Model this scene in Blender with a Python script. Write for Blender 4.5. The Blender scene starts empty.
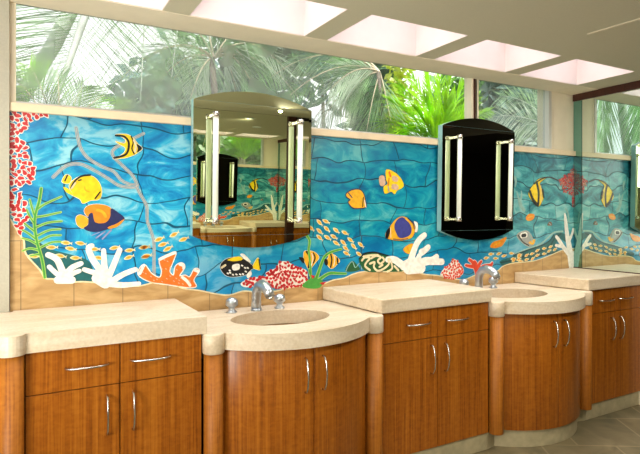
import bpy, bmesh, math, random
from mathutils import Vector, Matrix, Euler
from mathutils.geometry import tessellate_polygon
R = random.Random(7)
C = bpy.context.scene.collection
PI = math.pi

# ------------------------------------------------------------------ survey
# where a sight line of the survey camera meets the mural wall / another plane
CAM = Vector((0.0, -2.67, 1.32)); FPX = 538.0; TH = math.radians(29.08)
def sight(px, py):
    u = (px-320.0)/FPX; v = (213.0-py)/FPX
    return Vector((math.sin(TH)+u*math.cos(TH), math.cos(TH)-u*math.sin(TH), v))
def on_y(px, py, y=0.0):
    d = sight(px, py); t = (y-CAM.y)/d.y
    return CAM + d*t

# ------------------------------------------------------------------ materials
def new_mat(name):
    m = bpy.data.materials.new(name); m.use_nodes = True
    nt = m.node_tree; b = nt.nodes['Principled BSDF']
    return m, nt, b
def N(nt, t, **kw):
    n = nt.nodes.new(t)
    for k, v in kw.items(): setattr(n, k, v)
    return n
def coords(nt, scale=(1,1,1), rot=(0,0,0)):
    tc = N(nt, 'ShaderNodeTexCoord'); mp = N(nt, 'ShaderNodeMapping')
    mp.inputs['Scale'].default_value = scale; mp.inputs['Rotation'].default_value = rot
    nt.links.new(tc.outputs['Object'], mp.inputs['Vector'])
    return mp.outputs['Vector']
def ramp(nt, fac, stops):
    r = N(nt, 'ShaderNodeValToRGB')
    e = r.color_ramp.elements
    while len(e) < len(stops): e.new(0.5)
    for i, (p, c) in enumerate(stops):
        e[i].position = p; e[i].color = (*c, 1)
    nt.links.new(fac, r.inputs['Fac'])
    return r.outputs['Color']
def noise(nt, vec, scale, detail=4, dist=0.0, rough=.5):
    n = N(nt, 'ShaderNodeTexNoise')
    n.inputs['Scale'].default_value = scale; n.inputs['Detail'].default_value = detail
    n.inputs['Distortion'].default_value = dist; n.inputs['Roughness'].default_value = rough
    nt.links.new(vec, n.inputs['Vector'])
    return n.outputs['Fac']
def mixc(nt, fac, a, b, mode='MIX'):
    m = N(nt, 'ShaderNodeMix', data_type='RGBA', blend_type=mode)
    for s, x in ((0, fac), (6, a), (7, b)):
        if hasattr(x, 'is_output'): nt.links.new(x, m.inputs[s])
        elif s == 0: m.inputs[0].default_value = x
        else: m.inputs[s].default_value = (*x, 1)
    return m.outputs[2]
def math_(nt, op, a, b=None):
    m = N(nt, 'ShaderNodeMath', operation=op)
    for i, x in enumerate((a, b)):
        if x is None: continue
        if hasattr(x, 'is_output'): nt.links.new(x, m.inputs[i])
        else: m.inputs[i].default_value = x
    return m.outputs[0]
def bump(nt, b, h, strength=.2, dist=.01):
    bm_ = N(nt, 'ShaderNodeBump'); bm_.inputs['Strength'].default_value = strength
    bm_.inputs['Distance'].default_value = dist
    nt.links.new(h, bm_.inputs['Height']); nt.links.new(bm_.outputs['Normal'], b.inputs['Normal'])

def flat(name, c, rough=.5, metal=0.0, var=.08, scale=12, b_strength=0.0):
    m, nt, b = new_mat(name)
    f = noise(nt, coords(nt), scale, 3)
    lo = tuple(x*(1-var) for x in c); hi = tuple(min(1, x*(1+var)) for x in c)
    nt.links.new(ramp(nt, f, [(.3, lo), (.7, hi)]), b.inputs['Base Color'])
    b.inputs['Roughness'].default_value = rough; b.inputs['Metallic'].default_value = metal
    if b_strength: bump(nt, b, f, b_strength, .004)
    return m

def make_wood(name, stops, rough=.32):
    m, nt, b = new_mat(name)
    v = coords(nt, (150, 150, 2.4))
    f1 = noise(nt, v, 1.0, 5, .4, .6)
    v2 = coords(nt, (26, 26, .5)); f2 = noise(nt, v2, 1.0, 3, .2)
    v3 = coords(nt, (34, 34, 60)); f3 = noise(nt, v3, 1.0, 2, .6)
    s = math_(nt, 'ADD', math_(nt, 'MULTIPLY', f1, .60), math_(nt, 'ADD', math_(nt, 'MULTIPLY', f2, .20), math_(nt, 'MULTIPLY', f3, .20)))
    nt.links.new(ramp(nt, s, stops), b.inputs['Base Color'])
    b.inputs['Roughness'].default_value = rough
    b.inputs['Specular IOR Level'].default_value = .35
    bump(nt, b, f1, .04, .002)
    return m
M = {}
M['wood'] = make_wood('mahogany veneer', [(.34, (.17, .042, .003)), (.47, (.31, .088, .006)), (.55, (.385, .120, .009)), (.68, (.50, .175, .018))])
M['wood_post'] = make_wood('light mahogany', [(.33, (.19, .052, .004)), (.5, (.37, .122, .010)), (.70, (.50, .19, .022))], .5)
M['dark_wood'] = make_wood('dark brown wood', [(.3, (.035, .010, .006)), (.7, (.085, .026, .014))], .4)
M['unlit_wood'] = make_wood('unlit brown panelling', [(.3, (.006, .003, .002)), (.7, (.016, .007, .004))], .6)  # darkness of the unlit passage is put into this colour
M['gap'] = flat('cabinet shadow gap', (.045, .012, .003), .8)

def make_stone():
    m, nt, b = new_mat('honed limestone')
    v = coords(nt, (1.5, 5, 9), (.0, .0, .25)); f = noise(nt, v, 1.6, 5, 1.2)
    v2 = coords(nt); f2 = noise(nt, v2, 90, 3)
    c = ramp(nt, f, [(.28, (.60, .47, .32)), (.45, (.70, .58, .43)), (.6, (.75, .645, .51)), (.75, (.66, .54, .39))])
    c = mixc(nt, .18, c, ramp(nt, f2, [(.35, (.45, .34, .18)), (.65, (.85, .76, .58))]))
    nt.links.new(c, b.inputs['Base Color']); b.inputs['Roughness'].default_value = .42
    return m
M['stone'] = make_stone()
M['basin'] = flat('tan stone basin', (.40, .26, .12), .35, var=.12, scale=18)  # tan darkened to carry the shade inside the bowl
M['plinth'] = flat('pale stone plinth', (.44, .385, .24), .6, var=.15, scale=20)
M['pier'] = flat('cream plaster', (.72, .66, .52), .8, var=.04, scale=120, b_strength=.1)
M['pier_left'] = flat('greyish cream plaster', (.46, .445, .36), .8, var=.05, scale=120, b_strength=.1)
M['frame'] = flat('cream painted wood', (.84, .76, .60), .55, var=.03)
M['sill'] = flat('tan painted ledge', (.80, .67, .47), .5, var=.06)
M['alu'] = flat('pale grey aluminium', (.62, .62, .60), .35, .3, var=.03)
M['ceil'] = flat('ceiling plaster', (.58, .55, .42), .85, var=.03, scale=160, b_strength=.06)
M['well'] = flat('pinkish white plaster', (.84, .75, .74), .85, var=.02)
M['nickel'] = flat('brushed nickel', (.62, .60, .56), .26, 1.0, var=.05, scale=60)
M['chrome'] = flat('satin chrome', (.56, .62, .70), .34, 1.0, var=.06, scale=30)
M['tube'] = flat('frosted lamp tube', (.86, .92, .84), .4, var=.03)
M['tube'].node_tree.nodes['Principled BSDF'].inputs['Emission Color'].default_value = (.8, 1, .85, 1); M['tube'].node_tree.nodes['Principled BSDF'].inputs['Emission Strength'].default_value = .05
M['tealglass'] = flat('green glass edge', (.30, .55, .56), .12, var=.1)
M['black'] = flat('black hole', (.01, .01, .01), .7)

def mirror_mat(name, c, rough=0.0):
    m, nt, b = new_mat(name)
    f = noise(nt, coords(nt), .8, 1)
    nt.links.new(ramp(nt, f, [(.3, tuple(x*.985 for x in c)), (.7, c)]), b.inputs['Base Color'])
    b.inputs['Metallic'].default_value = 1; b.inputs['Roughness'].default_value = rough
    return m
M['mirror'] = mirror_mat('silvered glass', (.78, .84, .59))
M['mirror_teal'] = mirror_mat('green tinted mirror', (.74, .86, .78))
M['mirror_strip'] = mirror_mat('dark teal mirror strip', (.20, .42, .38))
M['mirror_far'] = mirror_mat('far wall mirror', (.93, .95, .86))

def make_floor():
    m, nt, b = new_mat('slate floor tiles')
    v = coords(nt, (1, 1, 1), (0, 0, .55))
    br = N(nt, 'ShaderNodeTexBrick'); nt.links.new(v, br.inputs['Vector'])
    br.offset = .5
    br.inputs['Color1'].default_value = (.23, .19, .105, 1); br.inputs['Color2'].default_value = (.17, .16, .10, 1)
    br.inputs['Mortar'].default_value = (.42, .36, .23, 1); br.inputs['Scale'].default_value = 1
    br.inputs['Mortar Size'].default_value = .006; br.inputs['Brick Width'].default_value = .42; br.inputs['Row Height'].default_value = .42
    f = noise(nt, v, 5, 6, 1.0)
    c = mixc(nt, .55, br.outputs['Color'], ramp(nt, f, [(.3, (.07, .065, .035)), (.5, (.18, .145, .075)), (.7, (.28, .23, .13))]))
    nt.links.new(c, b.inputs['Base Color']); b.inputs['Roughness'].default_value = .45
    bump(nt, b, f, .15, .01)
    return m
M['floor'] = make_floor()
M['ground'] = flat('garden soil', (.06, .07, .025), .9, var=.4, scale=3)

def make_mural():
    m, nt, b = new_mat('glazed blue mural tile')
    tc = N(nt, 'ShaderNodeTexCoord'); sep = N(nt, 'ShaderNodeSeparateXYZ')
    nt.links.new(tc.outputs['Object'], sep.inputs[0])
    # wobbly courses of tile: x,z plane with the joints bent by low noise
    cmb = N(nt, 'ShaderNodeCombineXYZ')
    nt.links.new(sep.outputs['X'], cmb.inputs['X']); nt.links.new(sep.outputs['Z'], cmb.inputs['Y'])
    nz = N(nt, 'ShaderNodeTexNoise'); nz.inputs['Scale'].default_value = 3.6; nz.inputs['Detail'].default_value = 1.5
    nt.links.new(cmb.outputs[0], nz.inputs['Vector'])
    sc = N(nt, 'ShaderNodeVectorMath', operation='MULTIPLY_ADD')
    sub = N(nt, 'ShaderNodeVectorMath', operation='SUBTRACT'); sub.inputs[1].default_value = (.5, .5, .5)
    nt.links.new(nz.outputs['Color'], sub.inputs[0]); nt.links.new(sub.outputs[0], sc.inputs[0])
    sc.inputs[1].default_value = (.26, .19, 0); nt.links.new(cmb.outputs[0], sc.inputs[2])
    br = N(nt, 'ShaderNodeTexBrick'); nt.links.new(sc.outputs[0], br.inputs['Vector'])
    br.offset = .42; br.squash = 1.25; br.squash_frequency = 2
    br.inputs['Scale'].default_value = 1; br.inputs['Brick Width'].default_value = .25; br.inputs['Row Height'].default_value = .116
    br.inputs['Mortar Size'].default_value = .0038; br.inputs['Mortar Smooth'].default_value = .5
    br.inputs['Color1'].default_value = (.25, .25, .25, 1); br.inputs['Color2'].default_value = (.75, .75, .75, 1)
    # strokes of glaze
    mp = N(nt, 'ShaderNodeMapping'); mp.inputs['Scale'].default_value = (5, 5, 9.5); mp.inputs['Rotation'].default_value = (0, .25, 0)
    nt.links.new(tc.outputs['Object'], mp.inputs['Vector'])
    f = noise(nt, mp.outputs[0], 1.0, 6, 1.3, .62)
    fine = math_(nt, 'ADD', math_(nt, 'MULTIPLY', f, .76), math_(nt, 'MULTIPLY', br.outputs['Color'], .24))
    left = ramp(nt, fine, [(.33, (.000, .13, .38)), (.43, (.004, .25, .56)), (.52, (.02, .42, .68)), (.61, (.28, .66, .79))])
    mid = ramp(nt, fine, [(.32, (.000, .10, .25)), (.43, (.000, .20, .35)), (.54, (.010, .32, .42)), (.66, (.12, .48, .50))])
    right = ramp(nt, fine, [(.34, (.004, .08, .11)), (.44, (.02, .22, .27)), (.52, (.08, .40, .43)), (.62, (.28, .58, .58))])
    mr = N(nt, 'ShaderNodeMapRange'); mr.inputs[1].default_value = .75; mr.inputs[2].default_value = 1.35
    nt.links.new(sep.outputs['X'], mr.inputs[0])
    mr2 = N(nt, 'ShaderNodeMapRange'); mr2.inputs[1].default_value = 2.55; mr2.inputs[2].default_value = 3.05
    nt.links.new(sep.outputs['X'], mr2.inputs[0])
    c = mixc(nt, mr2.outputs[0], mixc(nt, mr.outputs[0], left, mid), right)
    # deeper blue low down and along the top
    mr3 = N(nt, 'ShaderNodeMapRange'); mr3.inputs[1].default_value = 1.22; mr3.inputs[2].default_value = 1.0
    nt.links.new(sep.outputs['Z'], mr3.inputs[0])
    c = mixc(nt, math_(nt, 'MULTIPLY', mr3.outputs[0], .55), c, (.004, .24, .60))
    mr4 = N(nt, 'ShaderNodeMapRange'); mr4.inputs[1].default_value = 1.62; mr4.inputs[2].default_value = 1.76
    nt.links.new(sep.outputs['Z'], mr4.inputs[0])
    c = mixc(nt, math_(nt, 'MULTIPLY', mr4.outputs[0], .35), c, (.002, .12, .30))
    c = mixc(nt, math_(nt, 'MULTIPLY', br.outputs['Fac'], .8), c, (.002, .06, .09))
    nt.links.new(c, b.inputs['Base Color']); b.inputs['Roughness'].default_value = .3
    inv = math_(nt, 'SUBTRACT', 1.0, br.outputs['Fac'])
    bump(nt, b, inv, .7, .006)
    return m
M['mural'] = make_mural()
def make_sand():
    m, nt, b = new_mat('sand coloured tile')
    tc = N(nt, 'ShaderNodeTexCoord'); sep = N(nt, 'ShaderNodeSeparateXYZ'); nt.links.new(tc.outputs['Object'], sep.inputs[0])
    cmb = N(nt, 'ShaderNodeCombineXYZ'); nt.links.new(sep.outputs['X'], cmb.inputs['X']); nt.links.new(sep.outputs['Z'], cmb.inputs['Y'])
    br = N(nt, 'ShaderNodeTexBrick'); nt.links.new(cmb.outputs[0], br.inputs['Vector'])
    br.offset = .3
    br.inputs['Scale'].default_value = 1; br.inputs['Brick Width'].default_value = .21; br.inputs['Row Height'].default_value = .6
    br.inputs['Mortar Size'].default_value = .0022
    f = noise(nt, coords(nt, (3, 3, 9)), 2.2, 5, .6)
    c = ramp(nt, f, [(.3, (.36, .21, .075)), (.5, (.52, .33, .135)), (.7, (.64, .44, .21))])
    c = mixc(nt, math_(nt, 'MULTIPLY', br.outputs['Fac'], .65), c, (.16, .11, .05))
    nt.links.new(c, b.inputs['Base Color']); b.inputs['Roughness'].default_value = .45
    return m
M['sand'] = make_sand()

PAINT = {'yellow': (.86, .62, .01), 'gold': (.80, .42, .02), 'orange': (.80, .27, .015), 'orange2': (.80, .17, .02), 'navy': (.02, .025, .11),
 'indigo': (.05, .06, .28), 'black': (.008, .008, .01), 'white': (.86, .84, .78), 'cream': (.78, .66, .42), 'red': (.55, .015, .02), 'coral': (.72, .07, .03),
 'green': (.06, .34, .05), 'lime': (.38, .62, .12), 'dkgreen': (.015, .10, .03), 'tan': (.50, .42, .30), 'kelpblue': (.10, .36, .52), 'grey': (.33, .35, .34),
 'pink': (.62, .42, .30), 'teal': (.01, .12, .13), 'deepteal': (.004, .05, .06), 'paleteal': (.28, .48, .44), 'brown': (.17, .09, .05), 'lav': (.30, .33, .55), 'palefish': (.82, .50, .07), 'paleedge': (.75, .70, .45)}
PM = {k: flat('glaze '+k, c, .35, var=.14, scale=45) for k, c in PAINT.items()}

def leaf_mat(name, c, var=.35, trans=.45):
    m = bpy.data.materials.new(name); m.use_nodes = True; nt = m.node_tree
    nt.nodes.remove(nt.nodes['Principled BSDF']); out = nt.nodes['Material Output']
    f = noise(nt, coords(nt), 5.0, 3)
    col = ramp(nt, f, [(.3, tuple(x*(1-var) for x in c)), (.7, tuple(min(1, x*(1+var)) for x in c))])
    d = N(nt, 'ShaderNodeBsdfDiffuse'); t = N(nt, 'ShaderNodeBsdfTranslucent'); mx = N(nt, 'ShaderNodeMixShader')
    g = N(nt, 'ShaderNodeBsdfGlossy'); g.inputs['Roughness'].default_value = .35; mx2 = N(nt, 'ShaderNodeMixShader'); mx2.inputs[0].default_value = .07
    mx.inputs[0].default_value = trans
    nt.links.new(col, d.inputs['Color']); nt.links.new(col, t.inputs['Color'])
    nt.links.new(d.outputs[0], mx.inputs[1]); nt.links.new(t.outputs[0], mx.inputs[2])
    nt.links.new(mx.outputs[0], mx2.inputs[1]); nt.links.new(g.outputs[0], mx2.inputs[2]); nt.links.new(mx2.outputs[0], out.inputs['Surface'])
    return m
M['leaf_pale'] = leaf_mat('pale palm leaf', (.48, .66, .38))
M['leaf_mid'] = leaf_mat('mid green palm leaf', (.20, .40, .13))
M['leaf_white'] = leaf_mat('palm leaf with painted gleam', (.72, .80, .66), .15)  # whitish colour stands in for the gleam on the leaflets
M['leaf_lime'] = leaf_mat('sunlit lime palm leaf', (.42, .74, .02), .3)
M['leaf_dark'] = leaf_mat('dark foliage', (.09, .19, .09), .5, .3)
M['leaf_blue'] = leaf_mat('blue green foliage', (.13, .24, .20), .5, .3)
M['leaf_vine'] = leaf_mat('yellow green vine leaf', (.42, .50, .04), .3)
M['stalk'] = flat('pinkish palm stalk', (.62, .50, .36), .6, var=.15)
M['rib_pale'] = flat('pale palm rib', (.66, .68, .62), .5, var=.15)
M['bark'] = flat('grey bark', (.16, .13, .10), .9, var=.3, scale=20)

def glass_like(name, tint, haze, haze_col, fade=False):
    m = bpy.data.materials.new(name); m.use_nodes = True; nt = m.node_tree
    nt.nodes.remove(nt.nodes['Principled BSDF']); out = nt.nodes['Material Output']
    tr = N(nt, 'ShaderNodeBsdfTransparent'); tr.inputs['Color'].default_value = (*tint, 1)
    if haze:
        d = N(nt, 'ShaderNodeBsdfDiffuse'); t = N(nt, 'ShaderNodeBsdfTranslucent'); a = N(nt, 'ShaderNodeMixShader'); a.inputs[0].default_value = .6
        f = noise(nt, coords(nt, (1, 1, 1)), 2.2, 3)
        c = ramp(nt, f, [(.3, tuple(x*.8 for x in haze_col)), (.7, haze_col)])
        nt.links.new(c, d.inputs['Color']); nt.links.new(c, t.inputs['Color'])
        nt.links.new(d.outputs[0], a.inputs[1]); nt.links.new(t.outputs[0], a.inputs[2]); other = a.outputs[0]; amt = haze
    else:
        g = N(nt, 'ShaderNodeBsdfGlossy'); g.inputs['Roughness'].default_value = 0.14; other = g.outputs[0]; amt = .03
    mx = N(nt, 'ShaderNodeMixShader'); mx.inputs[0].default_value = amt
    if fade:                                     # painted haze thins out towards the right end, leaving no hard edge
        tc = N(nt, 'ShaderNodeTexCoord'); sp = N(nt, 'ShaderNodeSeparateXYZ'); nt.links.new(tc.outputs['Object'], sp.inputs[0])
        mr = N(nt, 'ShaderNodeMapRange'); mr.inputs[1].default_value = 1.35; mr.inputs[2].default_value = 2.02; mr.inputs[3].default_value = haze; mr.inputs[4].default_value = .04
        nt.links.new(sp.outputs['X'], mr.inputs[0]); nt.links.new(mr.outputs[0], mx.inputs[0])
    nt.links.new(tr.outputs[0], mx.inputs[1]); nt.links.new(other, mx.inputs[2]); nt.links.new(mx.outputs[0], out.inputs['Surface'])
    return m
M['glass'] = glass_like('clear window glass', (.94, .97, .95), 0, None)
M['screen'] = glass_like('sheer insect screen', (.97, .98, .99), .31, (.80, .81, .84), True)
M['screen_dark'] = glass_like('grey insect screen', (.86, .90, .90), .28, (.66, .70, .70))
M['acrylic'] = glass_like('frosted skylight acrylic', (.30, .29, .28), .97, (.30, .29, .28))

# ------------------------------------------------------------------ mesh building
class MB:
    def __init__(s): s.bm = bmesh.new(); s.mi = 0
    def poly(s, vs, smooth=False):
        try:
            f = s.bm.faces.new([s.bm.verts.new(v) for v in vs]); f.material_index = s.mi; f.smooth = smooth
        except ValueError: pass
    def box(s, x0, x1, y0, y1, z0, z1):
        v = [s.bm.verts.new((x, y, z)) for x in (x0, x1) for y in (y0, y1) for z in (z0, z1)]
        for q in ((0,1,3,2), (4,6,7,5), (0,4,5,1), (2,3,7,6), (0,2,6,4), (1,5,7,3)):
            f = s.bm.faces.new([v[i] for i in q]); f.material_index = s.mi
        return s
    def loft(s, rings, cap=True, closed=True, smooth=True):
        L = [[s.bm.verts.new(p) for p in r] for r in rings]; n = len(L[0])
        for a, b in zip(L, L[1:]):
            for i in range(n if closed else n-1):
                j = (i+1) % n
                f = s.bm.faces.new((a[i], a[j], b[j], b[i])); f.smooth = smooth; f.material_index = s.mi
        if cap:
            for r in (L[0], L[-1]):
                f = s.bm.faces.new(r); f.material_index = s.mi
        return s
    def tube(s, pts, rad, n=10, cap=True, smooth=True):
        pts = [Vector(p) for p in pts]
        if not hasattr(rad, '__len__'): rad = [rad]*len(pts)
        rings = []; up = None
        for i, p in enumerate(pts):
            d = (pts[min(i+1, len(pts)-1)] - pts[max(i-1, 0)]).normalized()
            if up is None:
                up = d.orthogonal().normalized()
            else:
                up = (up - d*up.dot(d)).normalized()
            w = d.cross(up)
            rings.append([p + (up*math.cos(2*PI*k/n) + w*math.sin(2*PI*k/n))*rad[i] for k in range(n)])
        return s.loft(rings, cap, True, smooth)
    def lathe(s, c, prof, n=24, cap=True):
        rings = [[(c[0]+r*math.cos(2*PI*k/n), c[1]+r*math.sin(2*PI*k/n), c[2]+z) for k in range(n)] for r, z in prof]
        return s.loft(rings, cap)
    def prism(s, outline, z0, z1, hole=None, smooth_side=False):
        """outline in x,y (ccw); optional hole"""
        loops = [outline] + ([hole] if hole else [])
        flat_pts = [p for l in loops for p in l]
        tris = tessellate_polygon([[Vector((x, y, 0)) for x, y in l] for l in loops])
        T = [s.bm.verts.new((x, y, z1)) for x, y in flat_pts]; B = [s.bm.verts.new((x, y, z0)) for x, y in flat_pts]
        for t in tris:
            for vs in ([T[i] for i in t], [B[i] for i in reversed(t)]):
                try: f = s.bm.faces.new(vs); f.material_index = s.mi
                except ValueError: pass
        o = 0
        for l in loops:
            n = len(l)
            for i in range(n):
                j = (i+1) % n
                f = s.bm.faces.new((T[o+i], B[o+i], B[o+j], T[o+j])); f.smooth = smooth_side; f.material_index = s.mi
            o += n
        return s
    def build(s, name, mats, parent=None, bevel=0, seg=2, fixn=True):
        if fixn: bmesh.ops.recalc_face_normals(s.bm, faces=s.bm.faces)
        me = bpy.data.meshes.new(name); s.bm.to_mesh(me); s.bm.free()
        for m in (mats if isinstance(mats, (list, tuple)) else [mats]): me.materials.append(m)
        o = bpy.data.objects.new(name, me); C.objects.link(o)
        if parent is not None:
            o.parent = parent
            w = Vector((0, 0, 0)); q = parent
            while q is not None: w += q.location; q = q.parent
            me.transform(Matrix.Translation(-w))
        if bevel:
            b = o.modifiers.new('bevel', 'BEVEL'); b.width = bevel; b.segments = seg; b.limit_method = 'ANGLE'; b.angle_limit = math.radians(40)
            for p in me.polygons: pass
        return o
def tag(o, label, cat, group=None, kind=None):
    o['label'] = label; o['category'] = cat
    if group: o['group'] = group
    if kind: o['kind'] = kind
    return o
def struct(o, label=None):
    o['kind'] = 'structure'
    if label: o['label'] = label
    return o
def thing(name, loc, label, cat, group=None):
    o = bpy.data.objects.new(name, None); o.empty_display_size = .1; C.objects.link(o); o.location = loc
    return tag(o, label, cat, group)
def dup(root, delta, label):
    def cp(o, par):
        c = o.copy(); C.objects.link(c); c.parent = par
        for ch in list(o.children): cp(ch, c)
        return c
    r = cp(root, None); r.location = root.location + Vector(delta); r['label'] = label
    return r

# ------------------------------------------------------------------ dimensions
ZC = 2.229                 # ceiling
XM = 3.72                  # mirror wall on the right
YF = -2.80                 # far wall (behind the camera)
SILL0, SILL1 = 1.757, 1.794
ZH = 2.275

# ------------------------------------------------------------------ the shell
struct(MB().box(-3.0, 6.2, YF-.2, .0, -.1, 0.0).build('floor', M['floor']), 'mottled brown and green slate tile floor')
b = MB(); b.box(-3.0, XM+.2, 0.012, .14, 0.0, SILL0); struct(b.build('wall_back', M['pier']))
b = MB()
XP0 = on_y(553, 120).x; b.box(XP0, XM+.2, 0.0, .14, SILL1, ZH)
struct(b.build('wall_corner', M['frame']), 'cream pier between the right window and the mirror')
b = MB()
xl = on_y(9.4, 150, -.0).x
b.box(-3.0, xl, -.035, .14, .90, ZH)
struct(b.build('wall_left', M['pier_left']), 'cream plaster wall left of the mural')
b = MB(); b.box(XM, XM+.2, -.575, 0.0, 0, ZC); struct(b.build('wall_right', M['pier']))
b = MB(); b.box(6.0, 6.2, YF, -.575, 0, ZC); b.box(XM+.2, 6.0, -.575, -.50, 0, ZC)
struct(b.build('wall_hall', M['unlit_wood']), 'dark brown panelled wall of the unlit side passage')
b = MB(); b.box(-3.0, 6.2, YF-.15, YF, 0, ZC); struct(b.build('wall_front', M['unlit_wood']))
b = MB(); b.box(-3.1, -3.0, YF, 0.0, 0, ZC); struct(b.build('wall_side', M['pier']))
# ceiling with five skylight wells between beams
Y0, Y1, ZT = -.213, -.632, 2.68
wells = [(1.277-.72*k-.0-.60, 1.277-.72*k) for k in (2, 1, 0)] + [(1.405, 2.005), (2.135, 2.735), (2.865, 3.455)]
b = MB()
b.box(-3.0, 6.2, YF-.15, Y1, ZC, ZT)
b.box(-3.0, 6.2, Y0, .0, ZC, ZT); b.box(-3.0, 6.2, .0, .16, ZH, ZT)
prev = -3.0
for x0, x1 in wells:
    b.box(prev, x0, Y1, Y0, ZC, ZT); prev = x1
b.box(prev, 6.2, Y1, Y0, ZC, ZT)
struct(b.build('ceiling', M['ceil']), 'olive cream plaster ceiling with skylight wells')
b = MB(); b.box(XM+.12, 6.0, YF, -.58, 2.02, ZC-.002); struct(b.build('ceiling_hall', M['unlit_wood']))  # low dark soffit added to keep the right mirror's reflection black
for i, (x0, x1) in enumerate(wells):
    # pinkish white lining of each well
    b = MB(); e = .004
    b.box(x0, x1, Y0-e, Y0, ZC+.001, ZT); b.box(x0, x1, Y1, Y1+e, ZC+.001, ZT)
    b.box(x0, x0+e, Y1+e, Y0-e, ZC+.001, ZT); b.box(x1-e, x1, Y1+e, Y0-e, ZC+.001, ZT)
    struct(b.build('trim_%d' % (10+i), M['well']), 'pinkish white plaster lining of a skylight well')
    b = MB(); b.box(x0, x1, Y1, Y0, ZT+.001, ZT+.012)
    struct(b.build('window_%d' % (10+i), M['acrylic']), 'frosted skylight pane')
# soffit band along the window head
b = MB(); b.box(xl, XM, Y0+.0, .0, ZC-.003, ZC); struct(b.build('trim_1', M['frame']), 'cream soffit band above the windows')
# sill
b = MB(); b.box(xl, XM, -.022, .14, SILL0, SILL1); struct(b.build('trim_2', M['sill'], bevel=.003), 'tan window ledge above the mural')
# windows
WX0, WXM, WX1 = on_y(16, 60).x, on_y(475, 120).x, XP0
def window(name, x0, x1, screens, label):
    b = MB()
    b.box(x0-.03, x0, .0, .07, SILL1, ZH); b.box(x1, x1+.05, .0, .07, SILL1, ZH)
    fr = struct(b.build(name, M['frame'], bevel=.002), label)
    b = MB(); b.box(x0, x1, .01, .05, SILL1, SILL1+.012); b.box(x0, x1, .01, .05, ZH-.006, ZH)
    b.build('track', M['alu'], fr)
    b = MB(); b.poly([(x0, .045, SILL1+.01), (x1, .045, SILL1+.01), (x1, .045, ZH), (x0, .045, ZH)]); b.build('pane', M['glass'], fr)
    for a, c, mm in screens:
        b = MB(); b.poly([(a, .032, SILL1+.01), (c, .032, SILL1+.01), (c, .032, ZH), (a, .032, ZH)])
        o = b.build('insect_screen', mm, fr); o['label'] = 'sheer pale insect screen'
    return fr
XS = on_y(392, 100).x
w1 = window('window_1', WX0, WXM-.03, [(WX0, XS, M['screen'])], 'long clerestory window with a sheer screen over its left part')
w2 = window('window_2', WXM+.035, WX1-.045, [(WXM+.035, WX1-.045, M['screen_dark'])], 'small screened clerestory window at the right')
b = MB(); b.box(WXM-.014, WXM+.002, -.004, .055, SILL1, ZH); b.build('mullion', M['dark_wood'], w1)
b = MB(); b.box(WX1-.050, WX1-.022, -.004, .05, SILL1, ZH); b.build('jamb', M['alu'], w2)
# far wall: tall mirror and a brown door beside it
fm = MB(); fm.box(-2.4, 2.55, YF, YF+.006, .03, 2.226)
o = fm.build('wall_mirror', M['mirror_far']); tag(o, 'large frameless mirror covering the wall opposite the mural', 'mirror')
fm = MB(); fm.loft([[(2.646, YF+.004, z), (3.0, YF+.046, z), (3.0, YF+.054, z), (2.646, YF+.012, z)] for z in (.03, 2.19)], smooth=False)
o = fm.build('wall_mirror', M['mirror_far']); tag(o, 'narrow mirror right of the brown post on the wall opposite the mural', 'mirror')
b = MB(); b.box(2.552, 2.643, YF, YF+.03, 0, 2.226); struct(b.build('trim_5', M['dark_wood']), 'dark brown wooden post between the two far mirrors')
# brown header on the mirror wall and the pale slot in the ceiling
b = MB(); b.box(XM-.018, XM, -2.6, -.002, 2.176, ZC); struct(b.build('trim_3', M['dark_wood'], bevel=.002), 'dark brown wooden header along the top of the right mirror')
# slot
p0 = CAM + sight(588, 34)*((ZC-CAM.z)/sight(588, 34).z); p1 = CAM + sight(646, 17)*((ZC-CAM.z)/sight(646, 17).z)
b = MB(); dv = (p1-p0).normalized(); nv = Vector((-dv.y, dv.x, 0))*.008
b.loft([[p0-nv+Vector((0,0,-.003)), p0+nv+Vector((0,0,-.003)), p0+nv, p0-nv], [p1-nv+Vector((0,0,-.003)), p1+nv+Vector((0,0,-.003)), p1+nv, p1-nv]], smooth=False)
struct(b.build('trim_4', M['pier']), 'thin pale strip let into the ceiling')
# downlights seen in the left mirror
for i, (x, y) in enumerate(((2.27, -2.38), (2.69, -1.57))):
    t = thing('downlight', (x, y, ZC), ['recessed ceiling downlight nearer the far mirror', 'recessed ceiling downlight nearer the middle of the room'][i], 'light', 'ceiling downlights')
    b = MB(); b.lathe((x, y, ZC), [(.062, -.001), (.062, -.008), (.045, -.010), (.045, -.002)], 24, cap=False); b.build('trim_ring', M['alu'], t)
    b = MB(); b.lathe((x, y, ZC), [(.044, -.006), (.02, -.005)], 20); b.build('lens', M['tube'], t)

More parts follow.
